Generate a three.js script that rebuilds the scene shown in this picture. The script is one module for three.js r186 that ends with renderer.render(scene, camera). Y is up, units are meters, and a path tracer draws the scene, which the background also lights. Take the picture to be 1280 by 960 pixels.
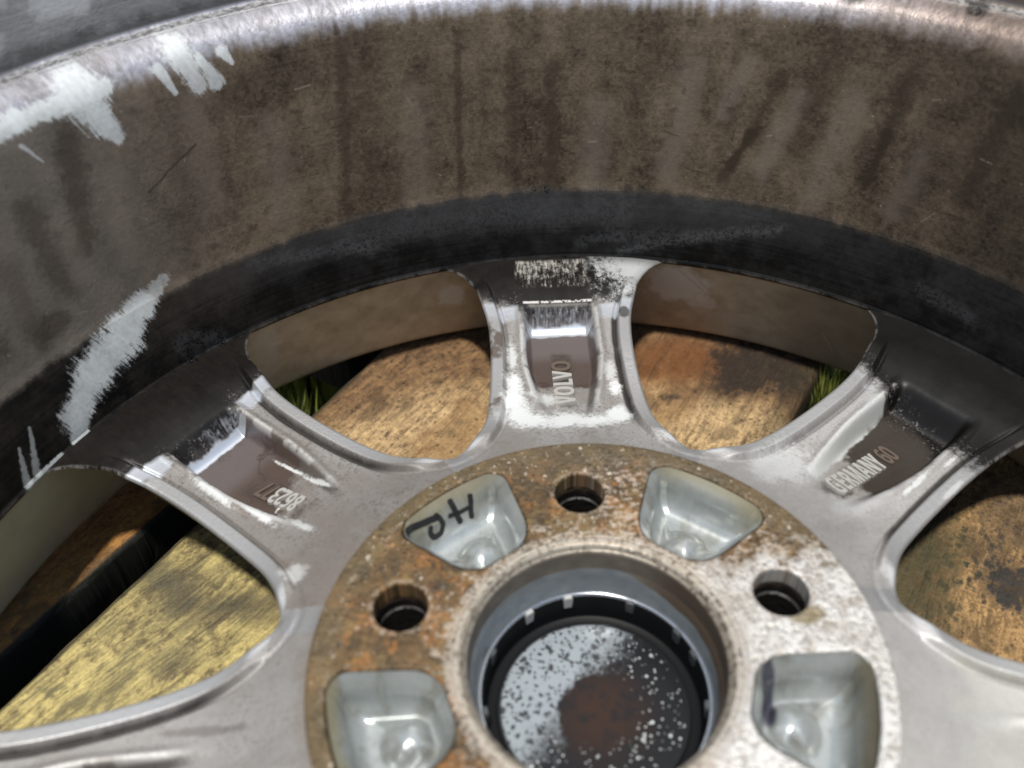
import * as THREE from 'three';
import { mergeGeometries } from 'three/addons/utils/BufferGeometryUtils.js';
import { FontLoader } from 'three/addons/loaders/FontLoader.js';
import { TextGeometry } from 'three/addons/geometries/TextGeometry.js';

// ---------------------------------------------------------------- camera, sky, sun, exposure
// All shapes below are worked out in millimetres round the wheel's axis and scaled to metres.
// x right, y up, z towards the viewer; y = 0 is the hub's mounting face.
const MM = 0.001, RAD = Math.PI / 180;
const scene = new THREE.Scene();
const camera = new THREE.PerspectiveCamera(45.16, 4 / 3, 0.01, 60);
camera.rotation.order = 'YXZ';
camera.position.set(-18.17 * MM, 212.55 * MM, 125.23 * MM);
camera.rotation.set(-43.045 * RAD, 0.481 * RAD, -2.109 * RAD);
camera.focus = 0.345; camera.userData.fStop = 7.5;
scene.add(camera);

const renderer = new THREE.WebGLRenderer({ antialias: true });
renderer.toneMapping = THREE.LinearToneMapping;
renderer.toneMappingExposure = 1.0;
renderer.shadowMap.enabled = true;

const SUN_AZ = -168, SUN_EL = 75;           // azimuth from straight ahead (-z) towards the right
const sunDir = new THREE.Vector3(Math.sin(SUN_AZ * RAD) * Math.cos(SUN_EL * RAD), Math.sin(SUN_EL * RAD), -Math.cos(SUN_AZ * RAD) * Math.cos(SUN_EL * RAD));
const sun = new THREE.DirectionalLight(new THREE.Color(1, 0.95, 0.86), 4.5);
sun.position.copy(sunDir).multiplyScalar(2); sun.target.position.set(0, 0, 0);
sun.castShadow = true; sun.shadow.mapSize.set(2048, 2048); sun.shadow.radius = 7; sun.shadow.bias = -0.0005;
Object.assign(sun.shadow.camera, { left: -0.5, right: 0.5, top: 0.5, bottom: -0.5, near: 0.5, far: 4 });
scene.add(sun, sun.target);

// ---------------------------------------------------------------- noise
function rng(seed) { let s = seed >>> 0; return () => { s = (s + 0x6D2B79F5) >>> 0; let t = Math.imul(s ^ (s >>> 15), 1 | s); t = (t + Math.imul(t ^ (t >>> 7), 61 | t)) ^ t; return ((t ^ (t >>> 14)) >>> 0) / 4294967296; }; }
const TAB = new Float32Array(65536); { const r = rng(7); for (let i = 0; i < 65536; i++) TAB[i] = r(); }
function vn(x, y) {                        // value noise, 0..1
  const xi = Math.floor(x), yi = Math.floor(y); let fx = x - xi, fy = y - yi;
  fx = fx * fx * (3 - 2 * fx); fy = fy * fy * (3 - 2 * fy);
  const a = (xi & 255), b = (xi + 1) & 255, c = (yi & 255) << 8, d = ((yi + 1) & 255) << 8;
  const p = TAB[a | c], q = TAB[b | c], r = TAB[a | d], s = TAB[b | d];
  return p + (q - p) * fx + (r - p) * fy + (p - q - r + s) * fx * fy;
}
function fbm(x, y, o = 4, g = 0.5) { let s = 0, a = 1, n = 0; for (let i = 0; i < o; i++) { s += a * vn(x, y); n += a; a *= g; x = x * 2.03 + 17.3; y = y * 2.03 + 9.1; } return s / n; }
const sst = (a, b, x) => { const t = Math.min(1, Math.max(0, (x - a) / (b - a))); return t * t * (3 - 2 * t); };
const clamp = (x, a = 0, b = 1) => Math.min(b, Math.max(a, x));
const lerp = (a, b, t) => a + (b - a) * t;
// distance to the nearest of scattered round dots, in dot radii (cell = mean spacing, share = cells that hold one)
function dots(x, y, cell, share, rad, seed = 0) {
  const gx = Math.floor(x / cell), gy = Math.floor(y / cell); let best = 9;
  for (let j = -1; j <= 1; j++) for (let i = -1; i <= 1; i++) {
    const a = (gx + i + seed * 7) & 255, b = (gy + j + seed * 13) & 255, h = TAB[a | (b << 8)]; if (h > share) continue;
    const h2 = TAB[b | (a << 8)], h3 = TAB[((a + 91) & 255) | (((b + 37) & 255) << 8)], px = (gx + i + 0.1 + 0.8 * h2) * cell, py = (gy + j + 0.1 + 0.8 * h3) * cell;
    const d = Math.hypot(x - px, y - py) / (rad * (0.45 + 0.9 * (h / share))); if (d < best) best = d;
  }
  return best;
}
function capD(x, y, x0, y0, x1, y1) {      // [distance to a segment, place along it]
  const dx = x1 - x0, dy = y1 - y0; const t = clamp(((x - x0) * dx + (y - y0) * dy) / (dx * dx + dy * dy + 1e-9));
  return [Math.hypot(x - x0 - dx * t, y - y0 - dy * t), t];
}
function table(pairs) { return (x) => { if (x <= pairs[0][0]) return pairs[0][1]; for (let i = 1; i < pairs.length; i++) if (x <= pairs[i][0]) { const [a, p] = pairs[i - 1], [b, q] = pairs[i]; return p + (q - p) * (x - a) / (b - a); } return pairs[pairs.length - 1][1]; }; }
function smoothTable(pairs) {              // Catmull-Rom through the pairs
  const n = pairs.length;
  return (x) => {
    if (x <= pairs[0][0]) return pairs[0][1]; if (x >= pairs[n - 1][0]) return pairs[n - 1][1];
    let i = 1; while (x > pairs[i][0]) i++;
    const [x1, y1] = pairs[i - 1], [x2, y2] = pairs[i];
    const m = (k) => { const a = pairs[Math.max(0, k - 1)], b = pairs[Math.min(n - 1, k + 1)]; return (b[1] - a[1]) / (b[0] - a[0]); };
    const h = x2 - x1, t = (x - x1) / h, t2 = t * t, t3 = t2 * t;
    return (2 * t3 - 3 * t2 + 1) * y1 + (t3 - 2 * t2 + t) * h * m(i - 1) + (-2 * t3 + 3 * t2) * y2 + (t3 - t2) * h * m(i);
  };
}

// the sky: bright hazy blue with broad white clouds
{
  const W = 512, H = 256, d = new Float32Array(W * H * 4);
  for (let j = 0; j < H; j++) for (let i = 0; i < W; i++) {
    const el = ((j + 0.5) / H - 0.5) * Math.PI, az = ((i + 0.5) / W - 0.5) * 2 * Math.PI;
    const y = Math.sin(el), x = Math.cos(el) * Math.cos(az), z = Math.cos(el) * Math.sin(az);
    const k = Math.max(y, 0);
    let r = lerp(0.66, 0.24, Math.pow(k, 0.5)), g = lerp(0.72, 0.40, Math.pow(k, 0.5)), b = lerp(0.78, 0.68, Math.pow(k, 0.5));
    const px = x / (0.35 + k), pz = z / (0.35 + k);
    const c = sst(0.44, 0.60, fbm(px * 1.3 + 5.2, pz * 1.3 + 3.7, 5, 0.5));
    const lit = 1.05 + 0.5 * Math.max(0, x * sunDir.x + y * sunDir.y + z * sunDir.z);
    r = lerp(r, 1.04 * lit, c * 0.9); g = lerp(g, 1.04 * lit, c * 0.9); b = lerp(b, 1.05 * lit, c * 0.9);
    if (y < 0) { const t = sst(0, -0.12, y); r = lerp(r, 0.10, t); g = lerp(g, 0.12, t); b = lerp(b, 0.06, t); }
    const o = (j * W + i) * 4, q = 0.88; d[o] = r * q; d[o + 1] = g * q; d[o + 2] = b * q; d[o + 3] = 1;
  }
  const t = new THREE.DataTexture(d, W, H, THREE.RGBAFormat, THREE.FloatType);
  t.mapping = THREE.EquirectangularReflectionMapping; t.magFilter = t.minFilter = THREE.LinearFilter; t.needsUpdate = true;
  scene.background = t; scene.environment = t;
  scene.backgroundIntensity = 1.0; scene.environmentIntensity = 1.0;
}

// ---------------------------------------------------------------- material helpers
const toS = (c) => { c = clamp(c); return Math.round(255 * (c <= 0.0031308 ? 12.92 * c : 1.055 * Math.pow(c, 1 / 2.4) - 0.055)); };
// paint(fx, fy, o): fx, fy in 0..1; fills o = [r, g, b (linear), roughness, metalness, height 0..1]
function painted(w, h, paint, { bump = 0.0003, wrap = THREE.ClampToEdgeWrapping, ...rest } = {}) {
  const C = new Uint8Array(w * h * 4), M = new Uint8Array(w * h * 4), B = new Uint8Array(w * h * 4), o = [0, 0, 0, 0, 0, 0, 1];
  for (let j = 0; j < h; j++) for (let i = 0; i < w; i++) {
    o[6] = 1; paint((i + 0.5) / w, (j + 0.5) / h, o); const k = (j * w + i) * 4;
    C[k] = toS(o[0]); C[k + 1] = toS(o[1]); C[k + 2] = toS(o[2]); C[k + 3] = 255;
    M[k + 1] = 255 * clamp(o[3], 0.03, 1); M[k + 2] = 255 * clamp(o[4]); M[k + 3] = 255 * clamp(o[6]);
    B[k] = B[k + 1] = B[k + 2] = 255 * clamp(o[5]); B[k + 3] = 255;
  }
  const T = (a, srgb) => { const t = new THREE.DataTexture(a, w, h, THREE.RGBAFormat); t.magFilter = t.minFilter = THREE.LinearFilter; t.wrapS = t.wrapT = wrap; if (srgb) t.colorSpace = THREE.SRGBColorSpace; t.needsUpdate = true; return t; };
  const m = T(M), mat = new THREE.MeshPhysicalMaterial({ color: 0xffffff, map: T(C, true), roughnessMap: m, metalnessMap: m, roughness: 1, metalness: 1, specularIntensity: 1, specularIntensityMap: m, side: THREE.DoubleSide, ...rest });
  if (bump) { mat.bumpMap = T(B); mat.bumpScale = bump; }
  return mat;
}
const mix3 = (o, r, g, b, t) => { o[0] += (r - o[0]) * t; o[1] += (g - o[1]) * t; o[2] += (b - o[2]) * t; };
const mixRM = (o, r, m, t) => { o[3] += (r - o[3]) * t; o[4] += (m - o[4]) * t; };

// ---------------------------------------------------------------- wheel measures
const NS = 7, STEP = 360 / NS, OFF = -0.45;             // seven spokes
const HOLE0 = -0.68;                                     // first of five bolt holes
const RTIP = 89.5, REND = 198;
const winS = smoothTable([[0, 0], [0.8, 1.75], [1.58, 3.6], [2.55, 6.4], [3.67, 9.3], [5.05, 11.8], [6.2, 13.5], [7.1, 14.6], [7.78, 15.2], [8.4, 15.45], [8.97, 15.2], [9.51, 14.85], [9.85, 14.1], [10.05, 13.3], [10.2, 12.2], [10.3, 11], [10.42, 9]]);
const winHalf = (r) => r <= RTIP ? 0 : winS(Math.sqrt(r - RTIP));
const spokeHalf = (r) => STEP / 2 - winHalf(r);          // degrees
const edgePts = []; for (let s = 0; s <= 10.42; s += 0.13) { const r = RTIP + s * s, a = spokeHalf(r) * RAD; edgePts.push([r * Math.cos(a), r * Math.sin(a)]); }
function edgeDist(rho, t) {                              // distance to the nearer window's edge
  t = Math.abs(t); let best = 1e9;
  for (let i = 1; i < edgePts.length; i++) { const [d] = capD(rho, t, edgePts[i - 1][0], edgePts[i - 1][1], edgePts[i][0], edgePts[i][1]); if (d < best) best = d; }
  return best;
}
const webY = smoothTable([[70, -3.6], [76, -5], [84, -8.5], [92, -12.2], [100, -15], [110, -16.8], [122, -17.6], [140, -17.6], [156, -17.2], [164, -16.2], [172, -14.2], [180, -12.8], [186, -13], [192, -13], [199, -12.6]]);
const outY = smoothTable([[70, -3.6], [76, -5], [84, -8.5], [92, -12.2], [100, -15], [110, -16.8], [122, -17.6], [140, -17.6], [156, -17.2], [164, -16.2], [172, -14.6], [180, -13.6], [190, -13.4], [199, -13.2]]);
const pocketHalf = (r) => lerp(8.8, 14.2, sst(96, 140, r));
function spokeY(rho, t, d = edgeDist(rho, t)) {
  const r = Math.hypot(rho, t), k = sst(1, 9, d);
  let y = lerp(outY(r), webY(r), k);
  y += 2.5 * (1 - sst(4.6, 6.0, d)) * sst(88, 95, r + d * 0) * (1 - sst(172, 182, r));            // raised strip along the window
  y -= 0.7 * (1 - sst(0, 1.1, Math.abs(d - 6.4))) * (1 - sst(168, 176, r));                          // the crease beside it
  y += 0.8 * (1 - sst(0, 2.2, Math.abs(Math.abs(t) - pocketHalf(r) - 1.2))) * sst(100, 120, r) * (1 - sst(160, 168, r)); // soft crest of the pocket
  const deep = 7.8 * sst(94, 146, r) * (1 - sst(156.5, 166, rho)) * (1 - sst(pocketHalf(r) - 3.4, pocketHalf(r), Math.abs(t)));
  y -= deep;
  if (d < 1.3) y -= 1.3 - Math.sqrt(Math.max(0, 1.69 - (1.3 - d) * (1.3 - d)));
  return y;
}

// ---------------------------------------------------------------- geometry helpers
function gridGeo(nu, nv, f, closed = false) {            // f(i, j) -> [x, y, z, u, v] in mm
  const P = [], U = [], I = [];
  for (let j = 0; j <= nv; j++) for (let i = 0; i <= nu; i++) { const q = f(i, j); P.push(q[0] * MM, q[1] * MM, q[2] * MM); U.push(q[3] ?? 0, q[4] ?? 0); }
  for (let j = 0; j < nv; j++) for (let i = 0; i < nu; i++) { const a = j * (nu + 1) + i, b = a + 1, c = a + nu + 1, d = c + 1; I.push(a, b, c, b, d, c); }
  const g = new THREE.BufferGeometry(); g.setAttribute('position', new THREE.Float32BufferAttribute(P, 3)); g.setAttribute('uv', new THREE.Float32BufferAttribute(U, 2)); g.setIndex(I); g.computeVertexNormals();
  if (closed) { const n = g.attributes.normal; for (let j = 0; j <= nv; j++) { const a = j * (nu + 1), b = a + nu; const v = new THREE.Vector3(n.getX(a) + n.getX(b), n.getY(a) + n.getY(b), n.getZ(a) + n.getZ(b)).normalize(); n.setXYZ(a, v.x, v.y, v.z); n.setXYZ(b, v.x, v.y, v.z); } }
  return g;
}
// rings of smooth strips: profiles = list of [[r, y], ...]; uvf(azDegrees, y, r) -> [u, v]
function turned(profiles, uvf, n = 288, cx = 0, cz = 0) {
  return mergeGeometries(profiles.map((p) => gridGeo(n, p.length - 1, (i, j) => { const az = (i / n) * 360 - 180, a = az * RAD, [r, y] = p[j]; return [cx + r * Math.sin(a), y, cz - r * Math.cos(a), ...uvf(az, y, r)]; }, true)));
}
function mesh(name, geo, mat, parent) { const m = new THREE.Mesh(geo, mat); m.name = name; m.castShadow = m.receiveShadow = true; parent.add(m); return m; }
function thing(name, label, category) { const g = new THREE.Group(); g.name = name; g.userData = { label, category }; scene.add(g); return g; }
const planarUV = (R) => (x, z) => [(x + R) / (2 * R), (z + R) / (2 * R)];

// ================================================================= SETTING: ground and the boards
const groundMat = painted(512, 512, (fx, fy, o) => {
  const a = fbm(fx * 40, fy * 40, 5), b = fbm(fx * 9 + 3, fy * 9, 3);
  o[0] = lerp(0.03, 0.10, a) + 0.02 * b; o[1] = lerp(0.045, 0.15, a); o[2] = lerp(0.015, 0.03, a); o[3] = 0.95; o[4] = 0; o[5] = a;
}, { bump: 0.004, wrap: THREE.RepeatWrapping });
{
  const g = gridGeo(40, 40, (i, j) => { const x = (i / 40 - 0.5) * 6000, z = (j / 40 - 0.5) * 6000; return [x, -138 + 10 * (vn(i * 0.9, j * 0.9) - 0.5), z, i / 2, j / 2]; });
  const m = mesh('ground', g, groundMat, scene); m.userData.kind = 'structure';
}
const DIR = [0.538, -0.843], NRM = [0.843, 0.538];       // the boards' length and their width to the right
const BT = -62;                                          // their top
function woodMat(kind) {
  const L = 460, Wd = 190;                               // mm the texture spans along and across
  return painted(1536, 704, (fx, fy, o) => {
    const x = fx * L, y = fy * Wd;                       // along, across
    const warp = 10 * (fbm(x / 60, y / 34 + kind * 7, 3) - 0.5) + (kind === 0 ? 0.0022 * (x - 250) * (x - 250) * 0.25 : 0);
    const yy = y + warp;
    const fib = fbm(x / 14 + kind * 31, yy * 1.15, 4, 0.6), fine = fbm(x / 2.2, yy * 2.6, 3, 0.6), ring = 0.5 + 0.5 * Math.sin(yy * 0.62 + 3 * fbm(x / 45, y / 20, 2));
    const saw = 0.5 + 0.5 * Math.sin((x * 0.92 + y * 0.35) * 1.9 + 2.5 * fbm(x / 20, y / 20, 2)), big = fbm(x / 42 + 11 * kind, y / 30, 4, 0.55), flake = fbm(x / 3.2 + 5, y / 2.1 + kind, 4, 0.62);
    const rg = Math.hypot((x - 215) * 0.55, y - (kind === 2 ? 150 : 60)) + 16 * fbm(x / 55 + 2, y / 40 + kind, 3), rings = Math.pow(0.5 + 0.5 * Math.sin(rg * 1.15), 3), cloud = fbm(x / 17 + 3 * kind, y / 12 + 8, 5, 0.6), dust = vn(x * 1.7, y * 1.7);
    const tone = clamp(0.55 + 0.34 * (fib - 0.5) + 0.16 * (fine - 0.5) + 0.35 * (fbm(x / 1.1, y / 1.0 + 3, 3, 0.6) - 0.5) + 0.06 * (ring - 0.5) + 0.75 * (flake - 0.5) + 0.05 * (saw - 0.5) + 0.8 * (cloud - 0.5) + 0.34 * (dust - 0.5) - 0.16 * (rings - 0.3));
    if (kind === 2) { o[0] = lerp(0.08, 0.60, tone); o[1] = lerp(0.042, 0.37, tone); o[2] = lerp(0.016, 0.155, tone); }
    else if (kind === 1) { if (x > 250 && x < 253.5) mix3(o, 0.008, 0.007, 0.005, 0.97); o[0] = lerp(0.12, 0.46, tone); o[1] = lerp(0.055, 0.22, tone); o[2] = lerp(0.015, 0.05, tone); }
    else { o[0] = lerp(0.080, 0.64, tone); o[1] = lerp(0.048, 0.44, tone); o[2] = lerp(0.024, 0.22, tone); }
    o[3] = 0.85 - 0.15 * fine; o[4] = 0; o[5] = clamp(0.5 + 0.55 * (fib - 0.5) + 0.6 * (flake - 0.5) + 0.25 * (fine - 0.5));
    // orange and dark weather stains
    const st = sst(0.53, 0.70, big); mix3(o, 0.20, 0.105, 0.035, st * 0.5); mix3(o, 0.05, 0.032, 0.016, sst(0.54, 0.70, cloud) * 0.6); { const q = 1 - sst(0.5, 1.2, dots(x + flake, y, 3.4, 0.2, 0.7, kind + 2) + 0.9 * (dust - 0.5)); mix3(o, 0.03, 0.02, 0.012, q * 0.6); }
    if (kind === 0) {
      // world place of this point
      const n = -173 + y, l = x - 140, wx = NRM[0] * n + DIR[0] * l, wz = NRM[1] * n + DIR[1] * l;
      const li = sst(-70, -120, wx - 0.2 * (wz + 60));                         // yellow lichen towards the left
      const sw = fbm(x / 24 + 1.2 * cloud, yy / 8 + 2 * big, 4, 0.6), bl = sst(0.33, 0.68, flake * 0.42 + cloud * 0.22 + sw * 0.30 + dust * 0.06);
      mix3(o, lerp(0.11, 0.80, bl), lerp(0.09, 0.66, bl), lerp(0.045, 0.25, bl), li * 0.9);
      const arc = Math.abs(Math.hypot(wx + 100, (wz + 120) * 1.3) - 82 + 16 * (big - 0.5));
      mix3(o, 0.035, 0.034, 0.03, li * sst(0.40, 0.64, cloud * 0.4 + flake * 0.4 + fib * 0.2 + 0.18 * (1 - sst(0, 16, arc)) - 0.03) * 0.8);
      let w = 1 - sst(0, 1, Math.hypot((wx - 52) / 34, (wz + 180) / 17) - 0.3 + 0.9 * (big - 0.5)); mix3(o, 0.30, 0.12, 0.022, w * 0.75);
      w = sst(0.36, 0.62, flake * 0.45 + big * 0.55 + 0.28 * (1 - sst(0, 26, Math.hypot((wx - 85) * 0.7, wz + 176))) - 0.10) * sst(54, 72, wx) * sst(-148, -160, wz); mix3(o, 0.02, 0.015, 0.01, w * 0.9);
      w = 1 - sst(0.2, 1, Math.hypot((wx - 47) / 7, (wz + 158) / 3) + 0.9 * (flake - 0.5)); mix3(o, 0.03, 0.022, 0.015, w * 0.8);
      const g = sst(174, 168, y + 6 * big) ; mix3(o, 0.06, 0.05, 0.02, (1 - g) * 0.5);
    } else if (kind === 2) {
      const n = 16 + y, l = x - 200, wx = NRM[0] * n + DIR[0] * l, wz = NRM[1] * n + DIR[1] * l;
      const spot = (cx, cz, r, a) => { const w = 1 - sst(0.55, 1.25, Math.hypot(wx - cx, wz - cz) / r + 1.5 * (flake - 0.5) + 0.8 * (big - 0.5)); mix3(o, 0.018, 0.018, 0.018, w * a); };
      spot(149, -60, 12, 0.95); spot(157, -48, 7, 0.9); spot(146, -76, 9, 0.5); spot(168, -92, 24, 0.6);
      const mossShade = (1 - sst(66, 82, n + 22 * (flake - 0.5) + 18 * (big - 0.5) - 0.12 * (wz + 60))); mix3(o, lerp(0.012, 0.085, flake), lerp(0.014, 0.075, flake), lerp(0.008, 0.03, flake), mossShade * 0.92);  // moss along the edge, with the spoke's shadow painted into its dark
      mix3(o, 0.05, 0.03, 0.012, sst(0.54, 0.62, flake) * 0.6);
    } else { mix3(o, 0.05, 0.035, 0.02, sst(0.5, 0.66, flake * 0.6 + big * 0.4) * 0.6); }
    if (kind === 1) { if (x > 250 && x < 253.5) mix3(o, 0.008, 0.007, 0.005, 0.97); const e = sst(107.2, 109, y); mix3(o, 0.006, 0.007, 0.004, e); }
    if (kind === 0) { const n = -173 + y, l = x - 140, rr = Math.hypot(NRM[0] * n + DIR[0] * l, NRM[1] * n + DIR[1] * l), wz = NRM[1] * n + DIR[1] * l; const rimDark = sst(158, 184, rr + 26 * (big - 0.5) + 14 * (cloud - 0.5)) * sst(-70, -120, wz); mix3(o, o[0] * 0.34, o[1] * 0.25, o[2] * 0.2, rimDark * 0.85); const e = 1 - sst(1.5, 4, y); mix3(o, 0.02, 0.018, 0.01, e * 0.8); }  // wood darkens away from the wheel's axis on the far side
    const crack = 0.7 * sst(0.655, 0.72, fbm(x / 26 + 40, yy * 0.75 + kind * 3, 3)); mix3(o, 0.05, 0.033, 0.018, crack * 0.38); o[5] -= crack * 0.3;
  }, { bump: 0.0011 });
}
function board(label, kind, n0, n1, l0, l1, thick, top = BT) {
  const b = thing('wooden_board', label, 'wooden board'); b.userData.group = 'boards under the wheel';
  const nu = 60, nv = 44, c = 3.2, mat = woodMat(kind), L = 460, Wd = 190, lo = kind === 2 ? 200 : 140;
  const at = (l, n, y) => [NRM[0] * n + DIR[0] * l, y, NRM[1] * n + DIR[1] * l, clamp((l + lo) / L), clamp((n - n0) / Wd)];
  // cross-section runs round the board: bottom left, up the side, rounded arris, top, down again
  const sec = [[n0 + 1, -thick], [n0, -thick * 0.5], [n0, -c], [n0 + 0.9, -0.9], [n0 + c, 0]];
  for (let i = 1; i < nv; i++) sec.push([n0 + c + (n1 - n0 - 2 * c) * i / nv, 0]);
  sec.push([n1 - c, 0], [n1 - 0.9, -0.9], [n1, -c], [n1, -thick * 0.5], [n1 - 1, -thick]);
  const g = gridGeo(nu, sec.length - 1, (i, j) => {
    const l = l0 + (l1 - l0) * i / nu, [n, y] = sec[j], e = Math.min(n - n0, n1 - n) < c + 0.1;
    const wob = e ? 0.9 * (fbm(l / 9, n, 3) - 0.5) * 2 : 0, up = -1.1 * fbm(l / 35 + kind * 5, n / 22, 3) * (y > -1 ? 1 : 0.5);
    return at(l, n + wob, top + y + up);
  });
  const ends = [l0, l1].map((l) => gridGeo(1, sec.length - 1, (i, j) => { const [n, y] = sec[j]; return at(l, n, i ? top - thick : top + y); }));
  mesh('board_body', mergeGeometries([g, ...ends]), mat, b);
  return b;
}
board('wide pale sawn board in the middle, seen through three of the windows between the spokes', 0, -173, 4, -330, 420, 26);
board('narrow orange-brown board in shade beyond the dark gap at the left', 1, -300, -190, -330, 56, 26, BT - 3);
board('added board end at the upper left, hiding lit grass to keep the gap dark', 1, -300, -186, 112, 420, 26, BT - 2);  // added to keep the lit lawn out of the dark gap
board('orange-tan board with black blotches seen through the window at the right', 2, 20, 210, -330, 420, 26, BT - 0.5);

// grass standing up in the gaps between the boards
{
  const r = rng(31), parts = [];
  const tuft = (cx, cz, n, spread, hi, wide) => {
    for (let k = 0; k < n; k++) {
      const s = (r() - 0.5) * spread, q = (r() - 0.5) * wide, x = cx + DIR[0] * s + NRM[0] * q, z = cz + DIR[1] * s + NRM[1] * q, a = r() * 6.28, w = 0.7 + r() * 0.9, h = hi * (0.6 + 0.4 * r()), bend = 3 + r() * 7;
      parts.push(gridGeo(1, 5, (i, j) => { const f = j / 5, ww = w * (1 - f * f) + 0.05, o = (i - 0.5) * 2 * ww; return [x + Math.cos(a) * o - Math.sin(a) * bend * f * f, -140 + (140 + h) * (f - 0.18 * f * f * f), z + Math.sin(a) * o + Math.cos(a) * bend * f * f, 0, 0]; }));
    }
  };
  tuft(-119, -160, 420, 16, -66, 12); tuft(119, -166, 420, 14, -65, 9); tuft(-152, -244, 500, 90, -116, 60); tuft(151, -208, 300, 60, -80, 9); tuft(-190, -190, 200, 120, -100, 50); tuft(100, -130, 40, 60, -96, 8);
  const m = mesh('grass', mergeGeometries(parts), new THREE.MeshPhysicalMaterial({ color: new THREE.Color(0.27, 0.31, 0.05), roughness: 0.7, side: THREE.DoubleSide, transmission: 0.3, thickness: 0 }), scene);
  m.userData = { kind: 'stuff', label: 'sunlit yellow-green grass in the gaps beside the boards', category: 'grass' };
}

// ================================================================= THE WHEEL
const wheel = thing('alloy_wheel', 'dirty silver seven-spoke alloy wheel lying face down on the boards, its inside open upward', 'wheel');

// ---- barrel: the painted skin of its inside, laid out by angle and height
const SCR = []; { const r = rng(77); for (let i = 0; i < 26; i++) { const a = (r() - 0.5) * 140, h = 22 + r() * 60, an = r() * 6.28, L = 2 + r() * r() * 12; SCR.push([a, h, a + Math.cos(an) * L / 3.5, h + Math.sin(an) * L * 0.6, (r() < 0.5 ? 1 : -1) * (0.25 + 0.4 * r())]); } }
const barrelMat = painted(2048, 1024, (fx, fy, o) => {
  const az = (fx - 0.5) * 180, h = fy * 200 - 60, s = az * 3.5;               // degrees, mm up, mm round
  const fine = fbm(s * 0.9, h * 0.9, 4, 0.65), speck = vn(s * 1.5, h * 1.5), run = fbm(s / 9 + 3, h / 120 + 1, 4, 0.55), run2 = fbm(s / 3.1, h / 60, 3, 0.5), big = fbm(s / 45 + 2, h / 30, 4), lines = fbm(s / 40, h * 1.9, 3, 0.6);
  const jag = fbm(s / 4, h / 4, 4, 0.6) - 0.5, mid = fbm(s / 7 + 9, h / 7, 4, 0.6);
  o[6] = 0.6;
  // brake dust over everything
  const grit = vn(s * 3.1, h * 3.1), blot = fbm(s / 13 + 6 + 0.8 * jag, h / 17 + 4, 5, 0.6);
  const t = clamp(0.47 + 0.42 * (run - 0.5) + 0.75 * (fine - 0.5) + 0.45 * (big - 0.5) + 0.16 * (lines - 0.5) + 0.12 * (run2 - 0.5) + 0.5 * (mid - 0.5) + 0.75 * (blot - 0.5) + 0.22 * (grit - 0.5));
  o[0] = lerp(0.026, 0.200, t); o[1] = lerp(0.018, 0.152, t); o[2] = lerp(0.011, 0.110, t); o[3] = 0.68 + 0.14 * (fine - 0.5); o[4] = 0.08; o[5] = 0.5 + 0.5 * (fine - 0.5) + 0.12 * (lines - 0.5) + 0.2 * (grit - 0.5);
  const green = sst(34, 64, az + 12 * (big - 0.5)); mix3(o, o[0] * 0.55, o[1] * 0.60, o[2] * 0.50, green * sst(0.25, 0.6, mid * 0.5 + blot * 0.5));  // olive tint, with shade on the right painted in
  const grey = sst(-32, -56, az); mix3(o, 0.25, 0.225, 0.205, grey * 0.55);  // left of the wall painted paler, as its sunlit side
  // dark runs down the side
  const runs = [[-21.6, 88, -24.2, 19, 2.6, 0.45], [-19, 90, -21, 30, 7, 0.25], [-10.1, 80, -11.2, 16, 1.5, 0.45], [-4.8, 70, -5, 18, 3, 0.3], [-0.4, 66, -0.6, 18, 3.4, 0.5], [22.9, 66, 20.6, 42, 3.2, 0.45], [20.9, 44, 18.7, 25, 2.2, 0.75], [34.6, 72, 34.1, 52, 4, 0.5], [34.2, 54, 33.4, 32, 1.7, 0.8], [44.2, 76, 43, 40, 5, 0.5], [-54.6, 64, -54.4, 34, 4.5, 0.4], [-48.9, 78, -51, 46, 5, 0.45], [-58.5, 50, -58.8, 22, 4, 0.4], [10, 80, 8.5, 40, 4, 0.22], [27.5, 84, 26, 40, 5, 0.3], [-40, 60, -41.5, 30, 3, 0.2], [-64, 70, -63, 30, 5, 0.4]];
  for (const [a0, h0, a1, h1, w, k] of runs) { const [d, q] = capD(s, h, a0 * 3.5, h0, a1 * 3.5, h1); if (d < w * 2.4) mix3(o, 0.040, 0.027, 0.018, (1 - sst(w * 0.2, w * 1.5, d + w * 1.3 * jag + w * 0.5 * (fine - 0.5))) * Math.min(0.95, k * 1.35)); }
  for (const [a0, h0, a1, h1, w, k] of [[-15, 60, -16, 20, 6, 0.3], [4.5, 50, 4, 19, 5, 0.45], [14, 66, 12.5, 24, 5, 0.5], [19.5, 70, 17.6, 50, 3, 0.45], [25, 60, 22.5, 30, 4, 0.5], [30.5, 62, 28.5, 22, 5, 0.45], [38, 50, 37, 26, 4, 0.4], [-30, 58, -31.5, 24, 6, 0.35], [-46, 60, -48, 34, 4, 0.45], [-58, 66, -59, 36, 4, 0.4], [-52, 52, -53, 36, 3, 0.45], [-37, 74, -38, 40, 5, 0.3]]) { const [d] = capD(s, h, a0 * 3.5, h0, a1 * 3.5, h1); if (d < w * 2.2) mix3(o, 0.215, 0.178, 0.152, (1 - sst(w * 0.1, w * 1.6, d + w * 1.5 * jag + w * 0.6 * (fine - 0.5))) * k); }
  { const d = Math.hypot((s + 57 * 3.5) / 1.5, h - 26.5); mix3(o, 0.06, 0.045, 0.035, (1 - sst(3, 6, d + 5 * jag)) * 0.7); }
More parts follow.
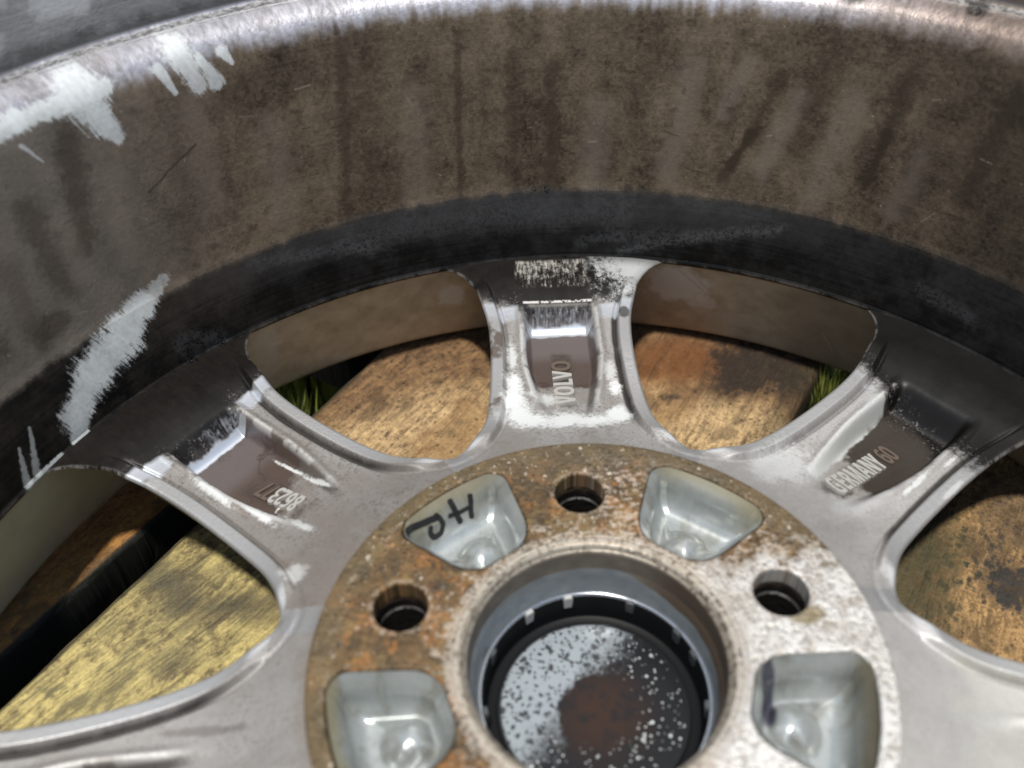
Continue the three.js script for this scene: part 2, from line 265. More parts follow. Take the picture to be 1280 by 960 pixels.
  { const d = Math.hypot(s - 18.9 * 3.5, h - 24.8); mix3(o, 0.07, 0.052, 0.04, (1 - sst(2, 4, d + 3 * jag)) * 0.6); }
  { const [d] = capD(s, h + 1.2 * jag, -37.9 * 3.5, 61.7, -43.7 * 3.5, 52.1); mix3(o, 0.03, 0.025, 0.02, (1 - sst(0.15, 0.55, d)) * 0.75 * sst(0.35, 0.5, fine + 0.1)); }
  for (const [a0, h0, a1, h1, k] of SCR) { const ds = s - a0 * 3.5; if (ds > 16 || ds < -16) continue; const [d, q] = capD(s, h + 0.8 * jag, a0 * 3.5, h0, a1 * 3.5, h1); if (d < 0.9) mix3(o, k > 0 ? 0.30 : 0.02, k > 0 ? 0.26 : 0.015, k > 0 ? 0.225 : 0.011, (1 - sst(0.1, 0.55, d)) * Math.abs(k) * sst(0.3, 0.55, fine + 0.1)); }
  { const cd = dots(s + 2 * jag, h + 2 * (fine - 0.5), 7, 0.28, 1.5, 3); if (h > 18 && h < 86) mix3(o, 0.035, 0.024, 0.016, (1 - sst(0.3, 1.4, cd + 1.4 * (fine - 0.5))) * 0.4 * sst(0.45, 0.6, big)); }
  { const q = 0.9 - 0.42 * sst(22, 56, az), w = sst(92, 84, h); o[0] *= lerp(1, q, w); o[1] *= lerp(1, q, w); o[2] *= lerp(1, q * 0.96, w); }  // right of the wall darkened, shade put into the colour
  if (speck > 0.9 && h > 17) mix3(o, 0.03, 0.024, 0.02, sst(0.9, 0.97, speck) * 0.5 * sst(0.4, 0.6, mid)); else if (speck < 0.05 && h > 17) mix3(o, 0.6, 0.56, 0.52, sst(0.05, 0.01, speck) * 0.3 * sst(0.4, 0.6, mid));
  // a black oily film on the narrow band above the spokes
  const edge = h - 16.5 - 3 * jag - 1.6 * (fine - 0.5);
  const wet = 1 - sst(-2.6, 2.0, edge + 1.2 * (grit - 0.5) + 1.5 * (run2 - 0.5));
  if (h < 25) {
    const up = sst(-4, 9, h + 8 * (big - 0.5) + 5 * jag) * (1 - 0.8 * sst(16, 40, az)) * sst(-62, -36, az), f = clamp(0.10 + 0.5 * up + 0.5 * (mid - 0.5) + 0.35 * (lines - 0.5) + 0.3 * (fine - 0.5));
    { const lf = sst(-28, -50, az); mix3(o, lerp(0.005, lerp(0.044, 0.060, lf), f), lerp(0.005, lerp(0.044, 0.049, lf), f), lerp(0.005, lerp(0.046, 0.040, lf), f), wet); } mixRM(o, 0.45 + 0.25 * (mid - 0.5), 0.0, wet); o[6] = lerp(0.6, 0.3, wet); o[5] = lerp(o[5], 0.5 + 0.12 * (fine - 0.5), wet);
    const wipe = (a0, h0, a1, h1, w, k) => { const [d] = capD(s, h, a0 * 3.5, h0, a1 * 3.5, h1); const q = (1 - sst(w * 0.1, w * 1.5, d + w * 1.8 * jag)) * k * wet * sst(0.32, 0.55, fine * 0.6 + grit * 0.4); mix3(o, 0.072, 0.074, 0.078, q * 0.9); mixRM(o, 0.5, 0.1, q); };
    wipe(-36, 12, -22, 3, 3, 0.6); wipe(-24, 7, 8, 8, 7, 0.4); wipe(8, -10, 26, 8.5, 2.6, 0.75); wipe(3, -6, 17, 0, 3.2, 0.4); wipe(-46, -4, -42, -12, 5, 0.45); wipe(42, 2, 48, -2, 3, 0.35); wipe(14, 13, 24, 11, 3, 0.3);
    
  }
  // the lower edge of the band, then the outboard wall below the spokes
  if (h < -11) {
    const c = 1 - sst(0.2, 1.6, Math.abs(h + 14)); mix3(o, 0.12, 0.105, 0.09, c * sst(0.35, 0.70, mid * 0.6 + fine * 0.4) * 0.6);
    const low = sst(-14.6, -15.6, h), f = clamp(0.5 + 0.9 * (mid - 0.5) + 0.6 * (big - 0.5));
    mix3(o, lerp(0.34, 0.70, f), lerp(0.295, 0.62, f), lerp(0.21, 0.47, f), low); mixRM(o, 0.6, 0.15, low);
    const side = sst(-52, -62, az); mix3(o, 0.36, 0.37, 0.31, low * side * 0.7);
    const brown = sst(-20, -4, az) * (1 - sst(4, 34, az)); mix3(o, 0.21, 0.145, 0.095, low * brown * 0.45);
    const dk = sst(20, 34, az); mix3(o, 0.075, 0.06, 0.042, low * dk * 0.6);
    const pale = (a, y, w, hh, k) => { const d = Math.hypot((s - a * 3.5) / w, (h - y) / hh); const q = (1 - sst(0.7, 1.15, d + 0.9 * jag)) * k * low; mix3(o, 0.62, 0.60, 0.55, q); };
    pale(15, -27, 15, 12, 0.85); pale(18, -37, 7, 5, 0.5); pale(-13.2, -32, 6.5, 8, 0.95); pale(24, -44, 12, 5, 0.25); pale(-37, -36, 6, 20, 0.45);
    for (const [a0, y0, a1, y1] of [[17, -20, 21, -40], [15, -18, 19.5, -34], [26, -30, 24.5, -42], [33, -38, 34.5, -48]]) { const [d] = capD(s, h, a0 * 3.5, y0, a1 * 3.5, y1); mix3(o, 0.42, 0.36, 0.28, (1 - sst(0.15, 0.5, d)) * low * 0.6); }
  }
  // pale shoulder metal; sky highlights and their streaks below painted in pale
  const top = sst(84.5, 90.5, h + 5 * (run2 - 0.5) + 3 * jag) * (0.72 + 0.28 * sst(0.3, 0.55, run + 0.3 * (fine - 0.5)));
  const dull = sst(14, 42, az + 8 * (big - 0.5));
  { const q = 0.75 + 0.5 * (run2 - 0.5) + 0.5 * (fine - 0.5); mix3(o, lerp(0.50, 0.30, dull) * q, lerp(0.49, 0.235, dull) * q, lerp(0.53, 0.21, dull) * q, top * (1 - 0.4 * dull)); mixRM(o, 0.42 + 0.2 * (fine - 0.5), 0.5, top); }
  const paintGlint = (a0, h0, a1, h1, w0, w1, k = 1) => {
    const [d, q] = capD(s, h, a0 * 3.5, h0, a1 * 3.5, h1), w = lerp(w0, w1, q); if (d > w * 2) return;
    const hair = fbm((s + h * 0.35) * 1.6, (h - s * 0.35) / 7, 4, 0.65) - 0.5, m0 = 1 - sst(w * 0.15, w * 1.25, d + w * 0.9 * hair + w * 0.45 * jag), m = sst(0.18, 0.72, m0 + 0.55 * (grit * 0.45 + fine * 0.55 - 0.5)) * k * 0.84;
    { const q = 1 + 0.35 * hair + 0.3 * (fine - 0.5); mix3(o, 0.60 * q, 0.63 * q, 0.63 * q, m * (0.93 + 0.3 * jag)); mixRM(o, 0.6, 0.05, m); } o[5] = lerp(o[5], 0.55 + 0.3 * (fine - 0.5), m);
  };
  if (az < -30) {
    paintGlint(-45.3, 21, -48.6, 15, 2.5, 6.5, 0.6); paintGlint(-48.5, 15.5, -51.8, 9.5, 6.2, 9.5); paintGlint(-51.8, 10, -56, 4, 9.5, 9); paintGlint(-56, 4, -59.6, -4, 8.8, 7.2); paintGlint(-58.5, -3, -60.6, -13, 6, 4); 
    paintGlint(-64.1, 3, -65.9, -12, 0.6, 2, 0.55); paintGlint(-66, 0, -67.4, -14, 0.6, 2.2, 0.55); paintGlint(-63, -13, -67, -14, 1.5, 2.5, 0.6);
    paintGlint(-46, 88, -45.4, 80, 10, 6); paintGlint(-45.4, 81, -44.6, 73, 6, 3); paintGlint(-39, 88, -38.2, 80, 2.5, 1.2); paintGlint(-36.8, 91, -36, 80, 6.5, 3.5); paintGlint(-35.2, 88, -34.3, 79, 2, 3.2); paintGlint(-33, 88, -32.4, 84, 2.4, 1); paintGlint(-52, 88, -44, 88, 3.5, 4); paintGlint(-62, 87, -52, 88, 4.5, 4);
    paintGlint(-52.6, 82, -51.5, 75, 0.9, 0.5, 0.8);
  }
  // bead seat: clean grey, with dark base and pale sky reflections painted in
  if (h > 96.5) {
    const b = sst(96.5, 98, h), f = fbm(s / 16 + 4, h / 9, 4);
    mix3(o, lerp(0.28, 0.46, f), lerp(0.275, 0.46, f), lerp(0.28, 0.465, f), b); mixRM(o, 0.32, 0.6, b); mix3(o, 0.035, 0.035, 0.033, (1 - sst(97.5, 104, h + 4 * jag)) * b * 0.8);
    const skyPatch = (a, y, w, hh) => { const d = Math.hypot((s - a * 3.5) / w, (h - y) / hh); const q = 1 - sst(0.35, 1.25, d + 0.9 * jag + 0.3 * (fine - 0.5)); mix3(o, 0.58, 0.60, 0.61, q * 0.7); mixRM(o, 0.3, 0.3, q); };
    skyPatch(-43, 111, 13, 5.5); skyPatch(-52, 106, 9, 7); skyPatch(-50, 116, 11, 5); skyPatch(-34, 108, 10, 3.5);
    mix3(o, 0.11, 0.075, 0.06, b * 0.6 * sst(14, 44, az + 14 * (f - 0.5)));
  } else if (h > 94.6) { const g = sst(94.6, 95.4, h); { const q = lerp(0.08, 0.36, sst(0.30, 0.70, fbm(s * 0.9, h * 2.5, 4, 0.6))); mix3(o, q, q * 0.97, q * 0.93, g * 0.85); } mixRM(o, 0.6, 0.2, g); }
  for (const [a, y, w] of [[13, 93.5, 2.4], [38, 95, 2.2], [28, 93.8, 3]]) { const d = Math.hypot((s - a * 3.5) / 1.8, h - y); mix3(o, 0.03, 0.028, 0.026, (1 - sst(w * 0.4, w, d + 3 * jag)) * 0.85); }
}, { bump: 0.00017 });
const fold = (az) => { let a = ((az + 90) / 180) % 2; if (a < 0) a += 2; return a > 1 ? 2 - a : a; };
const barrelUV = (az, y) => [fold(az), (y + 60) / 200];
const fine = (p, n = 5) => { const out = []; for (let i = 1; i < p.length; i++) for (let k = 0; k < n; k++) out.push([lerp(p[i - 1][0], p[i][0], k / n), lerp(p[i - 1][1], p[i][1], k / n)]); out.push(p[p.length - 1]); return out; };
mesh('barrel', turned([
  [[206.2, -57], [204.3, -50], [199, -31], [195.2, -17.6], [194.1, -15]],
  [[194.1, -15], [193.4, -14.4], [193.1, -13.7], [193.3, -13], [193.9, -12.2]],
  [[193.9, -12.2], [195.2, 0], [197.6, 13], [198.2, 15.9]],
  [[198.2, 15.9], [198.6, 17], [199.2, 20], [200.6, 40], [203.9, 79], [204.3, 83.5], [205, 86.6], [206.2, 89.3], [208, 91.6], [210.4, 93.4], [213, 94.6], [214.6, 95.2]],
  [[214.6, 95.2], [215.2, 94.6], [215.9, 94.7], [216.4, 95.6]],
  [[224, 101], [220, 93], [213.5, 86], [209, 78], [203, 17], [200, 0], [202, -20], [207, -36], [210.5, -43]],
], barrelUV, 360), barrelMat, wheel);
mesh('inner_flange', turned([
  [[216.4, 95.6], [216.9, 96.4], [217.4, 96.6], [217.9, 97.6], [218.6, 101], [219.6, 110], [221, 124], [222.6, 131], [225.6, 136], [230, 138.6], [233.4, 138], [235, 135], [234.4, 131.6], [232, 129.6], [228, 128], [226, 122], [225, 110], [224, 101]],
], barrelUV, 360), barrelMat, wheel);
mesh('outer_lip', turned([
  [[210.5, -43], [216, -45.5], [224, -47], [229.5, -50.5], [232, -56], [231, -60.2], [228, -61.6], [222, -61.2], [214, -61.4], [209, -60.2], [207, -58.8], [206.2, -57]],
], barrelUV, 360), barrelMat, wheel);

// ---- back of the spokes: one skin laid out from above
const spokeMat = painted(2048, 2048, (fx, fy, o) => {
  const X = (fx - 0.5) * 410, Z = (fy - 0.5) * 410, r = Math.hypot(X, Z);
  o[0] = o[1] = o[2] = 0.4; o[3] = 0.5; o[4] = 0.5; o[5] = 0.5;
  if (r < 66 || r > 203) return;
  const az = Math.atan2(X, -Z) / RAD - OFF; let k = Math.round(az / STEP); const la = (az - k * STEP) * RAD; k = ((k % NS) + NS) % NS;
  const rho = r * Math.cos(la), t = r * Math.sin(la);                        // along the spoke, across it
  const fine = fbm(X * 0.95, Z * 0.95, 4, 0.65), mid = fbm(X / 6 + 9, Z / 6, 4, 0.6), big = fbm(X / 28 + 4, Z / 28 + 1, 4), sp = vn(X * 1.9, Z * 1.9), jag = mid - 0.5, brush = fbm(rho * 0.25 + k * 9, t * 1.6, 3, 0.6);
  const eh = spokeHalf(r) * RAD * r - Math.abs(t);                            // roughly, how far from the window's edge
  // k: 0 ahead, 6 left, 1 right, 5 lower left, 2 lower right
  const dirty = [0.42, 0.16, 0.03, 0.2, 0.3, 0.30, 0.62][k];
  const grit = vn(X * 3.3, Z * 3.3), stip = sst(0.50, 0.66, fine * 0.55 + grit * 0.45) * sst(0.36, 0.62, mid * 0.6 + big * 0.4);
  const f = clamp(0.5 + 1.0 * (big - 0.5) + 0.5 * (mid - 0.5) + 0.25 * (fine - 0.5));
  const ton = [0.86, 0.92, 1.06, 0.9, 0.85, 0.76, 0.66][k]; o[0] = lerp(0.45, 0.62, f) * ton; o[1] = lerp(0.435, 0.61, f) * ton; o[2] = lerp(0.425, 0.60, f) * ton; o[3] = 0.54 + 0.14 * (mid - 0.5); o[4] = 0.5; o[5] = 0.5 + 0.8 * (fbm(X * 2.1, Z * 2.1, 3, 0.6) - 0.5);
  const film = clamp(dirty * (0.5 + 1.1 * (0.65 - f)) + dirty * 0.5 * sst(0.4, 0.75, mid * 0.6 + fine * 0.4)); mix3(o, 0.19, 0.165, 0.145, film * 1.15); mixRM(o, 0.62, 0.2, film); mix3(o, 0.11, 0.095, 0.08, stip * (0.26 + 0.8 * dirty)); { const q = (grit - 0.5) * 0.16 + (fine - 0.5) * 0.22; o[0] *= 1 + q; o[1] *= 1 + q; o[2] *= 1 + q; }
  if (sp > 0.8) mix3(o, 0.12, 0.1, 0.085, sst(0.8, 0.95, sp) * (0.2 + dirty * 0.7));
  if (k === 2 && big > 0.5) mix3(o, 0.58, 0.58, 0.50, sst(0.5, 0.62, big) * 0.4);
  { const sm = sst(0.44, 0.66, fbm(rho / 22 + k * 5, t / 7, 4, 0.6)) * (0.15 + 0.9 * dirty); mix3(o, 0.20, 0.165, 0.14, sm * 0.5); const gc = (1 - sst(0, 9, r - 76)) * (0.3 + dirty); mix3(o, 0.24, 0.205, 0.175, gc * 0.4 * sst(0.3, 0.6, mid)); }
  // the strip along the window is cleaner
  const strip = 1 - sst(4.6, 5.4, eh); mix3(o, 0.52, 0.525, 0.53, strip * 0.75 * (1 - sst(158, 166, r + 6 * jag))); mixRM(o, 0.42, 0.7, strip * 0.8);
  if (k === 0 && t < 0) { const w = strip * (1 - sst(0.40, 0.58, fbm(rho / 9 + 2, t / 6, 4, 0.6))) * sst(98, 104, rho) * (1 - sst(150, 156, rho)); mix3(o, 0.14, 0.10, 0.075, w * 0.8); }
  mix3(o, 0.022, 0.020, 0.018, (1 - sst(0.3, 1.7, Math.abs(eh - 6.6) + 0.8 * jag)) * ((k === 0 && t > 0) || (k === 6 && t > 0) || (k === 1 && t > 0) || (k === 5 && t > 0) ? 0.92 : 0.4) * sst(93, 108, r) * (1 - sst(160, 168, r)));   // shade painted into the crease, darker on its right
  // pocket mask, and shade painted dark along its right-hand wall
  const ph = pocketHalf(r), inP = (1 - sst(ph - 1.5, ph + 0.5, Math.abs(t))) * sst(98, 104, rho) * (1 - sst(163, 165, rho));
  const wallR = (1 - sst(0.6, 2.2, Math.abs(t - ph + 1.6))) * sst(100, 112, rho) * (1 - sst(160, 165, rho)); mix3(o, 0.035, 0.03, 0.027, wallR * 0.75);
  // wet brown mud in the pockets
  const mudFrom = [122, 116, 400, 130, 130, 130, 121][k] + 12 * jag + (k === 1 ? -0.7 * (t - 4) : k === 6 ? 0.5 * t : 0);
  const mud = inP * sst(mudFrom - 2.5, mudFrom + 2.5, rho);
  const mc = k === 1 ? [0.020, 0.0135, 0.008] : [0.070, 0.049, 0.041];
  const pale = k === 1 ? 0 : sst(138, 147, rho + 7 * (big - 0.5));
  mix3(o, mc[0] + 0.035 * pale, mc[1] + 0.038 * pale, mc[2] + 0.045 * pale, mud * 0.95); mixRM(o, k === 1 ? 0.5 : 0.24, 0.0, mud); o[6] = lerp(o[6], k === 1 ? 0.35 : 0.8, mud); o[5] = lerp(o[5], 0.5, mud * 0.9);
  const halo = inP * (1 - sst(0, 9, Math.abs(rho - mudFrom + 5))); mix3(o, 0.22, 0.18, 0.15, halo * 0.45 * (1 - mud));
  { const d = Math.abs(rho - mudFrom - 3 - 8 * (fbm(t / 4 + k, 2, 3) - 0.5) - (k === 6 ? 12 : 0)); mix3(o, 0.05, 0.03, 0.025, (1 - sst(0.2, 1.0, d)) * inP * 0.6); }
  // black oil from the barrel down over the root of the spoke
  const lim = [163.5, 153, 190, 168, 168, 165, 162][k] - (k === 0 || k === 6 ? 4 * (1 - sst(ph - 2, ph, Math.abs(t))) : 0) + (k === 1 ? -0.25 * t : 0) + 9 * jag * (0.4 + 0.6 * sst(0.4, 0.6, big)) + (strip > 0.3 ? -2 : 0);
  const oil = sst(lim - 4, lim + 4, rho + 6 * (fine - 0.5) + 2 * (grit - 0.5)), of = clamp(0.35 + 0.7 * (mid - 0.5) + 0.4 * (brush - 0.5));
  mix3(o, lerp(0.003, k === 1 ? 0.007 : 0.016, of), lerp(0.0027, k === 1 ? 0.006 : 0.0135, of), lerp(0.0025, k === 1 ? 0.005 : 0.012, of), oil * 0.985); mixRM(o, 0.26 + 0.25 * mid, 0.0, oil); o[5] = lerp(o[5], 0.5 + 0.2 * (fine - 0.5), oil); o[6] = lerp(o[6], lerp(0.5, 0.16, sst(166, 182, r)), oil);
  { const q = oil * sst(0.62, 0.72, fine * 0.6 + grit * 0.4) * (1 - sst(2, 10, rho - lim)); mix3(o, 0.30, 0.28, 0.26, q * 0.45); }
  { const q = oil * (1 - sst(0.3, 1.3, eh)) * sst(0.40, 0.66, mid * 0.6 + fine * 0.4); mix3(o, 0.26, 0.25, 0.24, q * 0.5); o[6] = lerp(o[6], 0.8, q); }  // wet highlight painted pale along the root's edge
  // sky reflections painted as pale bands where the surfaces turn up
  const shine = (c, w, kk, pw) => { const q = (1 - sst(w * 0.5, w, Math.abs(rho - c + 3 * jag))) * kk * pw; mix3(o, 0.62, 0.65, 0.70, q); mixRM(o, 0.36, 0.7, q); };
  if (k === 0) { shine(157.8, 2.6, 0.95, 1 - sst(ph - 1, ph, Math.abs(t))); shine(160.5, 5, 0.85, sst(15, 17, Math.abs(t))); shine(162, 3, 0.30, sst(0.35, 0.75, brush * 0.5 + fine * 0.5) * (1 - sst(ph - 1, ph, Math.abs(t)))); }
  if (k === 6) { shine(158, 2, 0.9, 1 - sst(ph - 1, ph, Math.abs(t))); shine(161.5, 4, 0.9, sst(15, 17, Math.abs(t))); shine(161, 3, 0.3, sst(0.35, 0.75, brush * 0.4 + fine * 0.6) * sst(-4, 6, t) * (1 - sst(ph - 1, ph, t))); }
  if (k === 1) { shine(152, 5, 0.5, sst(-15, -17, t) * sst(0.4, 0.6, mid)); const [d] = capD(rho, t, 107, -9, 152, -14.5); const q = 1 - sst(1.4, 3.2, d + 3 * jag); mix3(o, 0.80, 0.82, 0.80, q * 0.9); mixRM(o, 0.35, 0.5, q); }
  const rim = (1 - sst(0.5, 1.5, Math.abs(Math.abs(t) - ph - 0.2))) * sst(104, 116, rho) * (1 - sst(162, 165, rho)); mix3(o, 0.72, 0.72, 0.71, rim * (t < 0 ? 0.75 : 0.4) * sst(0.36, 0.52, mid) * (1 - oil));  // pocket's left rim painted brighter, as the lit side
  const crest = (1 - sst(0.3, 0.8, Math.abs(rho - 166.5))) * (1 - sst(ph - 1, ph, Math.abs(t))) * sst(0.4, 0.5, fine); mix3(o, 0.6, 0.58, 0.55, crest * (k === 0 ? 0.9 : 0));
  // sun and sky glints on wet metal, painted white
  const paintGlint = (kk, a, b, w, hh, q0 = 1) => { if (kk !== k) return; const d = Math.hypot((rho - a) / w, (t - b) / hh); if (d > 2) return; const q = (1 - sst(0.45, 1.2, d + 0.9 * jag + 0.8 * (fine - 0.5) + 0.3 * (grit - 0.5))) * q0; mix3(o, 0.74, 0.755, 0.75, q); mixRM(o, 0.42, 0.25, q); o[5] = lerp(o[5], 0.55, q * 0.7); };
  paintGlint(0, 99, -11, 5, 7); paintGlint(0, 99, -1, 6.5, 9); paintGlint(0, 98.5, 7, 5, 6); paintGlint(0, 101, 17, 6, 4.5); paintGlint(0, 112, -19, 8, 4.5); paintGlint(0, 121, -18.5, 7, 4); paintGlint(0, 104, -17, 9, 4.5); paintGlint(0, 117, 18, 5.5, 3); paintGlint(0, 115.5, -8, 4.5, 5, 0.75); paintGlint(0, 126, 17, 6, 2.5, 0.6); paintGlint(0, 136, -19, 9, 2, 0.7); paintGlint(0, 104, -23, 6, 6, 0.45);
  paintGlint(6, 106, -8.5, 9, 1.8, 0.7); paintGlint(6, 122, -13.2, 12, 1.7, 0.85); paintGlint(6, 138, -15.8, 10, 1.6, 0.85); paintGlint(6, 131, 9.6, 9, 0.8, 0.9); paintGlint(6, 116, 8.9, 8, 0.7, 0.9); paintGlint(6, 91, -24, 5, 4, 0.55);
  paintGlint(1, 128, 15.8, 8, 0.9, 0.8); paintGlint(1, 144, 17.8, 4, 0.8, 0.7); paintGlint(1, 100, -16, 14, 9, 0.5); paintGlint(1, 104, 9, 9, 6, 0.3); paintGlint(1, 131, 25.5, 7, 1, 0.5);
  if (k === 0) {                                                              // scratched machined end ahead
    const body = sst(173, 175, rho) * (1 - sst(190, 192, rho)), scr = fbm(rho / 5 + 3, t * 2.1, 3, 0.7), blob = fbm(rho / 3, t / 2.2, 4, 0.65);
    mix3(o, 0.50, 0.47, 0.43, body * (1 - sst(11, 14, t)) * sst(-17, -15.5, t) * sst(0.40, 0.72, scr * 0.45 + blob * 0.4 + 0.2 * grit - 0.02 * (188 - rho) * 0.4) * 0.75);
    const q = sst(0.28, 0.66, blob * 0.7 + 0.3 * grit + 0.02 * (t - 19) + 0.010 * (rho - 178) - 0.08) * sst(10, 17, t) * sst(161, 168, rho) * (1 - 0.75 * sst(186, 194, r)) * (0.75 + 0.25 * sst(1, 5, eh)); mix3(o, 0.52, 0.53, 0.53, q); mixRM(o, 0.45, 0.3, q);
    const d = Math.hypot(rho - 170, t - 19.5); mix3(o, 0.015, 0.015, 0.016, 1 - sst(1.5, 3.6, d + 4 * jag));
    const e = Math.hypot((rho - 157) / 3, (t - 25.5) / 2.4); mix3(o, 0.10, 0.10, 0.10, (1 - sst(0.7, 1.1, e + 0.6 * jag)) * 0.9);
  }
  const txt = [[0, 108, 144, -3.2, 3.6], [6, 110, 136, -7, 2.6], [1, 102, 144, -4.5, 5]].find((q) => q[0] === k);
  if (txt && rho > txt[1] - 3 && rho < txt[2] + 3) { const q = sst(txt[1] - 3, txt[1] + 3, rho + 4 * jag) * (1 - sst(txt[2], txt[2] + 3, rho)) * sst(txt[3] - 1.5, txt[3] + 0.6, t) * (1 - sst(txt[4] - 0.8, txt[4] + 1.2, t)); mix3(o, 0.05, 0.04, 0.033, q * clamp(0.5 + 2.2 * jag + 1.2 * (fine - 0.5)) * 0.85); mixRM(o, 0.55, 0.1, q * 0.7); }
  // streaks of grime beside the hub
  if (k === 5) { const [d] = capD(rho, t, 92, 11, 112, 17); mix3(o, 0.15, 0.13, 0.12, (1 - sst(0.5, 1.8, d + 2 * jag)) * 0.6); const [e] = capD(rho, t, 112, 2, 150, 10); mix3(o, 0.06, 0.055, 0.055, (1 - sst(2, 5, e + 5 * jag)) * 0.8); }
  const hub = 1 - sst(74, 80, r); mix3(o, 0.20, 0.17, 0.14, hub * 0.55 * (k === 2 ? 0.3 : 1));
}, { bump: 0.00014 });
const skinUV = planarUV(205);
const sideMat = new THREE.MeshPhysicalMaterial({ color: new THREE.Color(0.155, 0.125, 0.095), roughness: 0.7, metalness: 0.0, side: THREE.DoubleSide });
{
  const NU = 150, rows = []; for (let r = 70; r < RTIP - 0.5; r += 1) rows.push(r); for (let i = 0; i <= 170; i++) { const s = (i / 170) * Math.sqrt(REND - RTIP); rows.push(RTIP + s * s); }
  const grid = rows.map((r) => { const a = []; for (let i = 0; i <= NU; i++) { const f = i / NU * 2 - 1, u = Math.sign(f) * (1 - Math.pow(1 - Math.abs(f), 1.3)), la = u * spokeHalf(r) * RAD, rho = r * Math.cos(la), t = r * Math.sin(la); a.push([rho, t, spokeY(rho, t)]); } return a; });
  for (let k = 0; k < NS; k++) {
    const a = (k * STEP + OFF) * RAD, c = Math.cos(a), s = Math.sin(a);
    const put = (rho, t, y) => { const x = rho * s + t * c, z = -rho * c + t * s; return [x, y, z, ...skinUV(x, z)]; };
    const g = [gridGeo(NU, rows.length - 1, (i, j) => put(...grid[j][i]))];
    const first = rows.findIndex((r) => r >= RTIP - 0.001);
    for (const side of [0, NU]) g.push(gridGeo(8, rows.length - 1 - first, (i, j) => {   // walls of the windows, drawn in a little towards the front
      const [rho, t, y] = grid[j + first][side], f = i / 8, q = 1 - 0.5 * f; return put(rho + f * f * 0.6, t * q, lerp(y, lerp(-49 - 0.05 * (rho - 90), y - 2.5, sst(158, 186, Math.hypot(rho, t))), f));
    }));
    g.push(gridGeo(10, rows.length - 1 - first, (i, j) => { const r = rows[j + first], la = (i / 10 * 2 - 1) * spokeHalf(r) * RAD, rho = r * Math.cos(la), t = r * Math.sin(la) * 0.5; return put(rho + 0.6, t, lerp(-49 - 0.05 * (r * Math.cos(spokeHalf(r) * RAD) - 90), grid[j + first][0][2] - 2.5, sst(158, 186, r))); }));
    const sp = mesh('spoke', g[0], spokeMat, wheel);
    mesh('spoke_side', mergeGeometries(g.slice(1)), sideMat, sp);
    if (k === 0) sp.userData.label = 'spoke with white glints painted round its pocket'; if (k === 1) sp.userData.label = 'spoke with black oil at its root'; if (k === 6) sp.userData.label = 'spoke with wet brown mud in its pocket';
  }
}

// ---- cast lettering in the pockets
const font = await new FontLoader().loadAsync('fonts/droid/droid_sans_bold.typeface.json');
function castText(text, k, r0, r1, tBase, size, fade) {
  const a = (k * STEP + OFF) * RAD, c = Math.cos(a), s = Math.sin(a), n = text.length, parts = []; let pen = 0;
  for (let i = 0; i < n; i++) {
    const ch = text[i], adv = font.data.glyphs[ch].ha / font.data.resolution * size;
    if (ch !== ' ') { const g = new TextGeometry(ch, { font, size, depth: 1.5, curveSegments: 5, bevelEnabled: true, bevelThickness: 0.4, bevelSize: 0.12, bevelSegments: 2 }); g.translate(pen, 0, 0); parts.push([g, i]); }
    pen += adv;
  }
  const sc = (r1 - r0) / pen;
  return parts.map(([g, i]) => {
    const p = g.attributes.position, uv = g.attributes.uv, sink = fade ? fade(i) : 0;
    for (let j = 0; j < p.count; j++) {
      const rho = r0 + p.getX(j) * sc, t = tBase - p.getY(j), y = spokeY(rho, t, 20) + p.getZ(j) - 0.2 - sink, x = rho * s + t * c, z = -rho * c + t * s;
      p.setXYZ(j, x * MM, y * MM, z * MM); const [u, v] = skinUV(x, z); uv.setXY(j, u, v);
    }
    g.computeVertexNormals(); return g;
  });
}
const castMat = new THREE.MeshPhysicalMaterial({ color: new THREE.Color(0.55, 0.53, 0.50), roughness: 0.4, metalness: 0.35, side: THREE.DoubleSide });
const mudMat = new THREE.MeshPhysicalMaterial({ color: new THREE.Color(0.13, 0.10, 0.08), roughness: 0.38, metalness: 0.15, side: THREE.DoubleSide });
for (const [text, k, r0, r1, tb, size, fade] of [['VOLVO', 0, 109.5, 141, 3.2, 7.2, (i) => i === 4 ? 0.75 : i === 3 ? 0.35 : 0.15], ['862377', 6, 112.6, 132.6, 1.2, 7.2, (i) => i > 3 ? 0.8 : i > 2 ? 0.4 : 0.15], ['GERMANY 60', 1, 104.5, 141, 3.6, 7.6, (i) => i > 8 ? 0.85 : i > 7 ? 0.7 : i > 5 ? 0.35 : 0.15]])
  castText(text, k, r0, r1, tb, size, fade).forEach((g, i, all) => mesh('cast_letter', g, i / all.length > (k === 6 ? 0.6 : 0.75) ? mudMat : castMat, wheel));
{ // a small comma-shaped casting mark beside the number
  const a = (6 * STEP + OFF) * RAD, c = Math.cos(a), s = Math.sin(a), at = (rho, t) => new THREE.Vector3((rho * s + t * c) * MM, (spokeY(rho, t, 20) + 0.15) * MM, (-rho * c + t * s) * MM);
  mesh('cast_mark', new THREE.TubeGeometry(new THREE.CatmullRomCurve3([at(117.5, -8.8), at(118.6, -7.6), at(119, -6.4), at(118.2, -5.2)]), 14, 0.45 * MM, 6), castMat, wheel);
}

